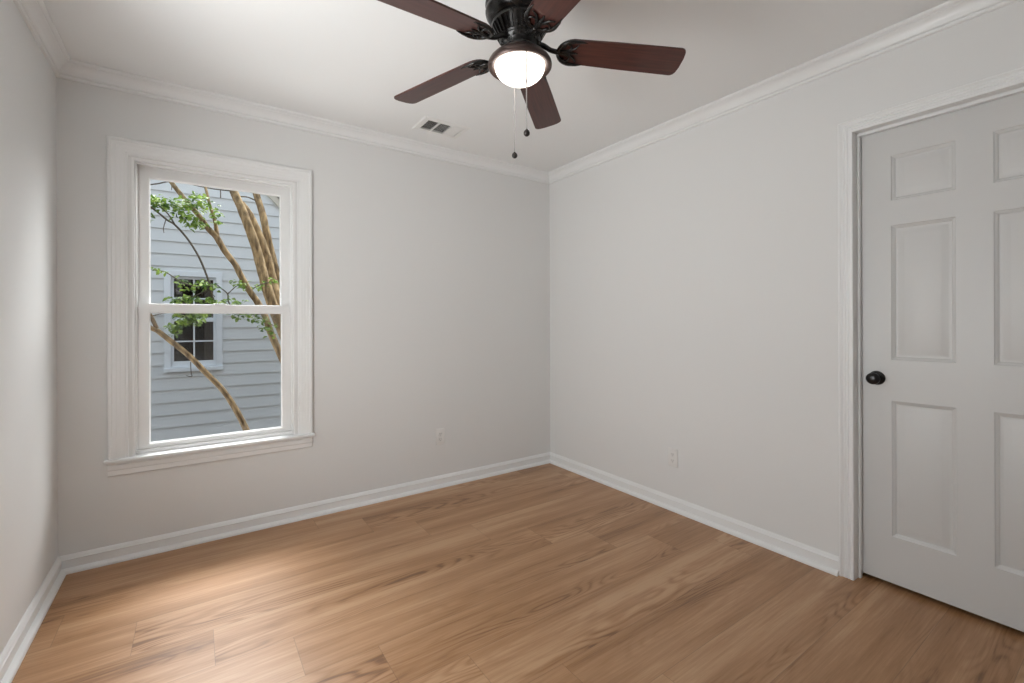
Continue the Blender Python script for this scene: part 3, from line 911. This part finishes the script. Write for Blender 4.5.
HY = 6.80
def make_house():
    root = empty('neighboring_house', (-0.5, HY, GZ))
    tag(root, 'pale blue-grey lap-sided house seen through the window', 'house')
    ofs = Vector(root.location)
    def part(name, bm, m, parent=root, smooth=False):
        bmesh.ops.translate(bm, verts=bm.verts[:], vec=-ofs)
        return obj(name, bm, m, parent, smooth)
    SL = -1.0
    rx, rz = 0.862, 2.790                                # a point on the lower edge of the rake
    rake = lambda x: rz + SL * (x - rx)
    pk = -1.6
    xl, xr_ = 2 * pk - 1.75, 1.75
    wl, wr, wb, wt = -0.262, 0.255, 0.64, 1.77
    # lap siding: wedge-shaped courses, stopped at the window opening and under the rakes
    bm = bmesh.new()
    e = 0.1475
    z = 0.097 - 5 * e
    def course(x0, x1, z0, z1, cl=0.0, cr=0.0):
        # cl / cr: how far the top of the course is cut back at its left / right end
        y_b, y_t, yk = HY - 0.018, HY - 0.002, HY + 0.02
        prof = [(y_b, z0, 0), (y_t, z1 + 0.004, 1), (yk, z1 + 0.004, 1), (yk, z0, 0)]
        A = [bm.verts.new((x0 + cl * k, a, b_)) for a, b_, k in prof]; B = [bm.verts.new((x1 - cr * k, a, b_)) for a, b_, k in prof]
        for i in range(4): bm.faces.new((A[i], A[(i+1) % 4], B[(i+1) % 4], B[i]))
        bm.faces.new(A); bm.faces.new(B)
    while z < 5.3:
        z1 = z + e
        rr = min(xr_, rx - (z - rz)); cut = max(0.0, rr - min(xr_, rx - (z1 - rz)))
        ll = 2 * pk - rr
        if rr - cut > ll + cut + 0.1:
            if z1 > wb and z < wt:
                course(ll, wl, z, z1, cut, 0); course(wr, rr, z, z1, 0, cut)
                if z < wb: course(wl, wr, z, wb - 0.012)
                if z1 > wt: course(wl, wr, wt, z1)
            else:
                course(ll, rr, z, z1, cut, cut)
        z = z1
    part('siding', bm, M['siding'])
    bm = bmesh.new(); box(bm, (xl, HY + 0.02, GZ), (xr_, HY + 0.05, 0.097 - 4 * e)); part('foundation', bm, M['ground'])
    # corner boards
    for x in (xr_ - 0.09, xl):
        bm = bmesh.new(); box(bm, (x, HY - 0.026, 0.097 - 5 * e), (x + 0.09, HY + 0.02, rake(xr_)), 0.003); part('corner_board', bm, M['house_trim'])
    # rakes and roof slabs
    for s in (1, -1):
        bm = bmesh.new()
        x_e = xr_ + 0.25; hb = 0.10
        pts = [(pk, rake(pk)), (x_e, rake(x_e)), (x_e, rake(x_e) + hb), (pk, rake(pk) + hb)]
        f = lambda x: x if s == 1 else 2 * pk - x
        A = [bm.verts.new((f(x), HY - 0.05, zz)) for x, zz in pts]; B = [bm.verts.new((f(x), HY + 0.02, zz)) for x, zz in pts]
        for i in range(4): bm.faces.new((A[i], A[(i+1) % 4], B[(i+1) % 4], B[i]))
        bm.faces.new(A); bm.faces.new(B)
        part('rake_board', bm, M['rake'])
        bm = bmesh.new()
        pts = [(pk, rake(pk) + hb), (x_e, rake(x_e) + hb), (x_e, rake(x_e) + hb + 0.03), (pk, rake(pk) + hb + 0.03)]
        A = [bm.verts.new((f(x), HY - 0.07, zz)) for x, zz in pts]; B = [bm.verts.new((f(x), HY + 6, zz)) for x, zz in pts]
        for i in range(4): bm.faces.new((A[i], A[(i+1) % 4], B[(i+1) % 4], B[i]))
        bm.faces.new(A); bm.faces.new(B)
        part('roof', bm, M['roof'])
    # side walls and back so the house has body
    bm = bmesh.new()
    box(bm, (xr_ - 0.02, HY + 0.02, GZ), (xr_, HY + 6, rake(xr_))); box(bm, (xl, HY + 0.02, GZ), (xl + 0.02, HY + 6, rake(xr_))); box(bm, (xl, HY + 5.98, GZ), (xr_, HY + 6, rake(xr_)))
    part('side_wall', bm, M['siding'])
    # window: casing, sill, two sashes with muntins, panes, dim room behind
    bm = bmesh.new()
    u_frame(bm, [(0, 0), (0, 0.030), (0.062, 0.030), (0.064, 0.026), (0.064, -0.03), (0, -0.06)], -0.232, 0.222, 1.752, 0.655, lambda u, zz, t: (u, HY - t, zz))
    box(bm, (-0.300, HY - 0.055, 0.606), (0.290, HY + 0.02, 0.655), 0.004)
    cs = part('window_casing', bm, M['house_trim'])
    for nm, z0, z1, yy in (('window_sash', 0.657, 1.235, HY - 0.006), ('window_sash', 1.215, 1.750, HY + 0.014)):
        bm = bmesh.new()
        l, r = -0.230, 0.220; st = 0.028; rb = 0.072 if z0 < 1 else 0.04; rt = 0.03
        for a, b_ in (((l, z0), (l + st, z1)), ((r - st, z0), (r, z1)), ((l + st, z0), (r - st, z0 + rb)), ((l + st, z1 - rt), (r - st, z1))):
            box(bm, (a[0], yy, a[1]), (b_[0], yy + 0.018, b_[1]), 0.002)
        zm = (z0 + rb + z1 - rt) / 2
        box(bm, (-0.013, yy + 0.003, z0 + rb), (0.003, yy + 0.013, z1 - rt)); box(bm, (l + st, yy + 0.003, zm - 0.008), (r - st, yy + 0.013, zm + 0.008))
        sh = part(nm, bm, M['house_sash'])
        bm = bmesh.new(); box(bm, (l + st - 0.004, yy + 0.007, z0 + rb - 0.004), (r - st + 0.004, yy + 0.010, z1 - rt + 0.004))
        part('window_pane', bm, M['house_glass'], sh)
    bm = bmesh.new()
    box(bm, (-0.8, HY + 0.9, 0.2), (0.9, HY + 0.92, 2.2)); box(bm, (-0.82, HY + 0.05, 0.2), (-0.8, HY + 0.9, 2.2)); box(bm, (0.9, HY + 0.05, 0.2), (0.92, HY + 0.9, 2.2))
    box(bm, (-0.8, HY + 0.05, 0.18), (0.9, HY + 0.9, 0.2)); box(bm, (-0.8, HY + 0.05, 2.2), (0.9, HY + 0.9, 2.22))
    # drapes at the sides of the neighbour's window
    part('dim_room', bm, M['room_gloom'])
    for x0 in (0.115,):
        bm = bmesh.new()
        for k in range(6):
            tube(bm, [(x0 + k * 0.022, HY + 0.12 + 0.01 * (k % 2), 0.55), (x0 + k * 0.022, HY + 0.12 + 0.01 * (k % 2), 1.9)], 0.014, 8)
        part('drape', bm, mat('drape_cloth', (0.30, 0.26, 0.22), 0.9))
make_house()

# ---- crepe myrtle between the houses
def make_tree():
    rnd = random.Random(7)
    base_p = at(352, 470, 5.0)
    root = empty('crepe_myrtle', (base_p.x, base_p.y, GZ))
    tag(root, 'leaning multi-stemmed crepe myrtle with tan bark and small green leaves outside the window', 'tree')
    ofs = Vector(root.location)
    def limb(name, pts, m, extra=None, n=10, sub=5):
        """pts: (photo x, photo y, depth Y, width in photo pixels), top to bottom"""
        P, R = [], []
        for x, y, Y, w in pts:
            P.append(at(x, y, Y) - ofs); R.append(0.5 * w * px_size(x, y, Y))
        if extra:
            for p, r in extra: P.append(Vector(p)); R.append(r)
        bm = bmesh.new()
        pp, rr = smooth_path(P, R, sub)
        rr = [r * (1 + rnd.uniform(-0.05, 0.05)) for r in rr]
        tube(bm, pp, rr, n)
        return obj(name, bm, m, root, smooth=60)
    B = M['bark']; T = M['twig']
    foot = lambda dx, dy, r: [((dx * 1.0, dy, 0.25), r), ((dx * 0.6, dy * 0.6, -0.08), r * 1.25)]
    # main stems
    limb('trunk', [(158, 160, 5.15, 3.6), (170, 180.4, 5.1, 4.2), (182.5, 196.5, 5.1, 4.6), (198.6, 215.5, 5.05, 5.0), (208.8, 229.4, 5.0, 5.4), (216.2, 236.8, 5.0, 6.2), (225, 251.4, 5.0, 5.8), (235.2, 264.6, 5.0, 5.8),
        (239.6, 273.3, 5.0, 6.0), (248.4, 289.4, 5.0, 6.0), (257.2, 301.9, 5.0, 6.2), (265, 316, 5.0, 6.2), (270.6, 332.6, 5.0, 6.4), (278.4, 350.2, 5.0, 6.8), (292, 378, 5.0, 7.5), (312, 418, 5.0, 8.5)], B, foot(-0.08, -0.02, 0.055))
    limb('trunk', [(226, 168, 5.45, 7.0), (233.7, 191.4, 5.4, 7.6), (241, 207.5, 5.35, 8.4), (248.4, 226.5, 5.3, 9.0), (255.7, 247, 5.3, 9.2), (260, 263, 5.3, 9.4), (265, 281.4, 5.25, 9.8), (271.4, 301.9, 5.25, 10.5),
        (279, 322, 5.2, 11), (292, 352, 5.2, 12), (310, 392, 5.15, 13)], B, foot(0.02, 0.03, 0.085))
    limb('trunk', [(241, 203, 5.38, 6.5), (247.5, 213, 5.42, 8.6), (252.8, 223.6, 5.45, 9.4), (263.0, 247, 5.45, 8.8), (268.8, 264.6, 5.45, 8.8), (273.0, 284.3, 5.45, 9), (278.5, 301, 5.4, 10), (290, 330, 5.4, 11), (315, 385, 5.35, 13)], B, foot(0.12, 0.10, 0.08))
    limb('trunk', [(251, 170, 5.7, 6.0), (256.4, 194.3, 5.7, 6.4), (262.3, 213.3, 5.65, 6.6), (266.7, 233.8, 5.6, 7.0), (271.8, 255.8, 5.6, 7.6), (275.6, 272.6, 5.6, 8.2), (279.5, 287.2, 5.6, 9), (287, 310, 5.55, 10), (310, 365, 5.5, 12)], B, foot(0.22, 0.16, 0.075))
    limb('trunk', [(138, 318, 4.75, 4.2), (148.8, 326.8, 4.7, 4.6), (157.6, 331, 4.7, 5.0), (169.3, 340, 4.7, 5.2), (188.3, 355, 4.7, 5.2), (208, 375, 4.7, 5.2), (221.6, 388.7, 4.7, 5.2), (234, 406.5, 4.7, 5.4), (246.2, 429.7, 4.72, 5.8), (262, 465, 4.76, 6.6), (290, 520, 4.85, 8)], B, [((-0.12, -0.06, 0.10), 0.05), ((-0.08, -0.03, -0.08), 0.06)])
    # lesser limbs
    limb('branch', [(198, 168, 5.1, 2.2), (205.2, 187, 5.08, 2.6), (209.6, 204.5, 5.05, 2.8), (214.7, 220.7, 5.02, 3.2), (217.4, 237, 5.0, 4.0)], M['bark'])
    limb('branch', [(146, 308, 4.75, 2.6), (150.3, 315, 4.72, 3.4), (156.5, 328, 4.7, 4.0)], M['bark'])
    limb('branch', [(145, 203, 4.85, 1.6), (159, 213.3, 4.9, 1.8), (167, 220, 4.9, 1.8), (175, 225, 4.9, 1.9), (186.9, 238.2, 4.9, 1.9), (196, 252, 4.9, 1.9), (202.3, 264.6, 4.9, 2.0), (208.8, 282, 4.9, 2.0), (213, 299, 4.92, 2.1), (220, 307, 4.96, 2.2), (242, 309.5, 4.98, 2.4), (262, 311, 5.0, 3.0)], T)
    limb('twig', [(158, 205, 4.9, 1.2), (168, 214, 4.9, 1.4), (175, 225, 4.9, 1.5)], T, n=6)
    limb('twig', [(147, 185, 5.3, 1.4), (158, 183.6, 5.3, 1.3), (169, 181.6, 5.25, 1.3), (184, 182.5, 5.3, 1.2), (198.6, 186, 5.3, 1.2), (214, 189, 5.35, 1.2), (234, 191.2, 5.4, 1.4)], T, n=6)
    limb('twig', [(241, 196.5, 5.5, 1.4), (248, 197.2, 5.6, 1.4), (256.5, 201, 5.7, 1.6)], T, n=6)
    limb('twig', [(172, 181.5, 5.25, 0.9), (171.5, 190, 5.25, 0.8)], T, n=6)
    limb('twig', [(220.5, 189.5, 5.36, 0.9), (220.5, 198, 5.36, 1.0)], T, n=6)
    limb('twig', [(166, 219, 4.9, 1.0), (163.5, 228, 4.9, 0.8), (164, 233, 4.9, 0.7)], T, n=6)
    limb('twig', [(216, 284, 4.95, 0.9), (222, 289, 4.95, 1.1), (227.5, 294, 4.97, 1.3), (229, 303, 4.98, 1.4), (238, 312, 4.98, 1.5), (263.5, 314, 5.0, 1.6)], T, n=6)
    limb('twig', [(240, 283, 5.0, 0.8), (234, 288, 5.0, 1.0), (227.5, 294, 4.97, 1.2)], T, n=6)
    limb('twig', [(280, 281, 5.05, 0.9), (262, 284, 5.02, 1.0), (250, 290.5, 5.0, 1.1)], T, n=6)
    limb('twig', [(152, 270, 4.85, 0.9), (165, 272, 4.87, 1.0), (180, 281, 4.88, 1.1), (196, 287, 4.9, 1.1), (209, 284, 4.9, 1.2)], T, n=6)
    limb('twig', [(150, 316.5, 4.72, 1.0), (162, 313.5, 4.75, 1.1), (180, 311, 4.78, 1.2), (198, 308, 4.85, 1.3), (216, 307, 4.92, 1.4)], T, n=6)
    limb('twig', [(276, 327, 5.0, 0.9), (262, 319, 5.0, 1.0), (245, 311, 5.0, 1.1), (233, 309, 4.98, 1.2)], T, n=6)
    limb('twig', [(178, 300, 4.8, 0.9), (192, 297, 4.85, 1.0), (203, 292, 4.9, 1.0), (211, 290, 4.9, 1.1)], T, n=6)
    limb('twig', [(215, 297, 4.92, 0.8), (209, 290, 4.92, 0.9), (204, 284, 4.9, 0.8)], T, n=6)
    # bare hook of twig hanging before the neighbour's sill
    limb('twig', [(190.5, 362, 4.7, 0.8), (191, 372, 4.7, 0.8), (191.6, 376.5, 4.7, 0.8), (186, 375.5, 4.7, 0.7)], T, n=6)
    # leaves
    def leaf(bm, p, size):
        d = Vector((rnd.uniform(-1, 1), rnd.uniform(-1, 1), rnd.uniform(-0.7, 0.35))).normalized()
        nrm = Vector((rnd.uniform(-0.6, 0.6), rnd.uniform(-0.9, 0.3), rnd.uniform(0.3, 1.0))).normalized()
        s = d.cross(nrm).normalized(); nrm = s.cross(d)
        L, Wd = size, size * 0.30
        rows = []
        for t, w, b_ in ((0, 0.05, 0), (0.25, 0.8, 0.03), (0.5, 1.0, 0.04), (0.78, 0.62, 0.0), (1.0, 0.04, -0.08)):
            c = p + d * L * t + nrm * L * b_
            rows.append((bm.verts.new(c - s * Wd * w + nrm * Wd * w * 0.3), bm.verts.new(c), bm.verts.new(c + s * Wd * w + nrm * Wd * w * 0.3)))
        for a, b_ in zip(rows, rows[1:]):
            bm.faces.new((a[0], a[1], b_[1], b_[0])); bm.faces.new((a[1], a[2], b_[2], b_[1]))
    def spray(path, count, spread, size, Y, dy=0.10):
        bm = bmesh.new()
        for k in range(int(count * 2.1)):
            t = rnd.random() * (len(path) - 1)
            i = min(int(t), len(path) - 2); f = t - i
            x = path[i][0] * (1 - f) + path[i+1][0] * f + rnd.gauss(0, spread[0])
            y = path[i][1] * (1 - f) + path[i+1][1] * f + rnd.gauss(0, spread[1])
            leaf(bm, at(x, y, Y + rnd.uniform(-dy, dy)) - ofs, size * rnd.uniform(0.6, 1.05))
        me = bpy.data.meshes.new('foliage'); bm.to_mesh(me); bm.free()
        link('foliage', me, M['leaf'], root)
    spray([(140, 196), (158, 203), (176, 206), (196, 201), (206, 204)], 120, (4, 4.2), 0.055, 4.95)
    spray([(176, 210), (192, 219), (200, 226), (184, 216)], 48, (4, 3), 0.055, 4.9)
    spray([(200, 203), (212, 210), (218, 222), (214, 212)], 20, (4, 4), 0.055, 5.0)
    spray([(150, 198), (146, 215)], 26, (4, 5), 0.055, 4.9)
    spray([(152, 269), (168, 273)], 9, (2, 1.2), 0.05, 4.86)
    spray([(176, 279), (186, 287), (205, 284), (216, 288)], 34, (3, 2.4), 0.052, 4.9)
    spray([(172, 300), (186, 298), (204, 300), (222, 302), (244, 302)], 62, (3, 1.8), 0.055, 4.88)
    spray([(230, 283), (242, 284), (246, 287)], 20, (3, 2.2), 0.052, 5.0)
    spray([(252, 288), (256, 288), (272, 281), (278, 282)], 16, (2.5, 1.8), 0.05, 5.0)
    spray([(172, 331), (180, 322), (192, 320), (206, 314)], 66, (3.2, 3.6), 0.055, 4.78)
    spray([(188, 316), (206, 308)], 30, (4, 3), 0.055, 4.85)
    spray([(234, 312), (246, 315), (258, 318), (268, 326), (272, 334)], 52, (3.4, 2.8), 0.055, 4.95)
make_tree()
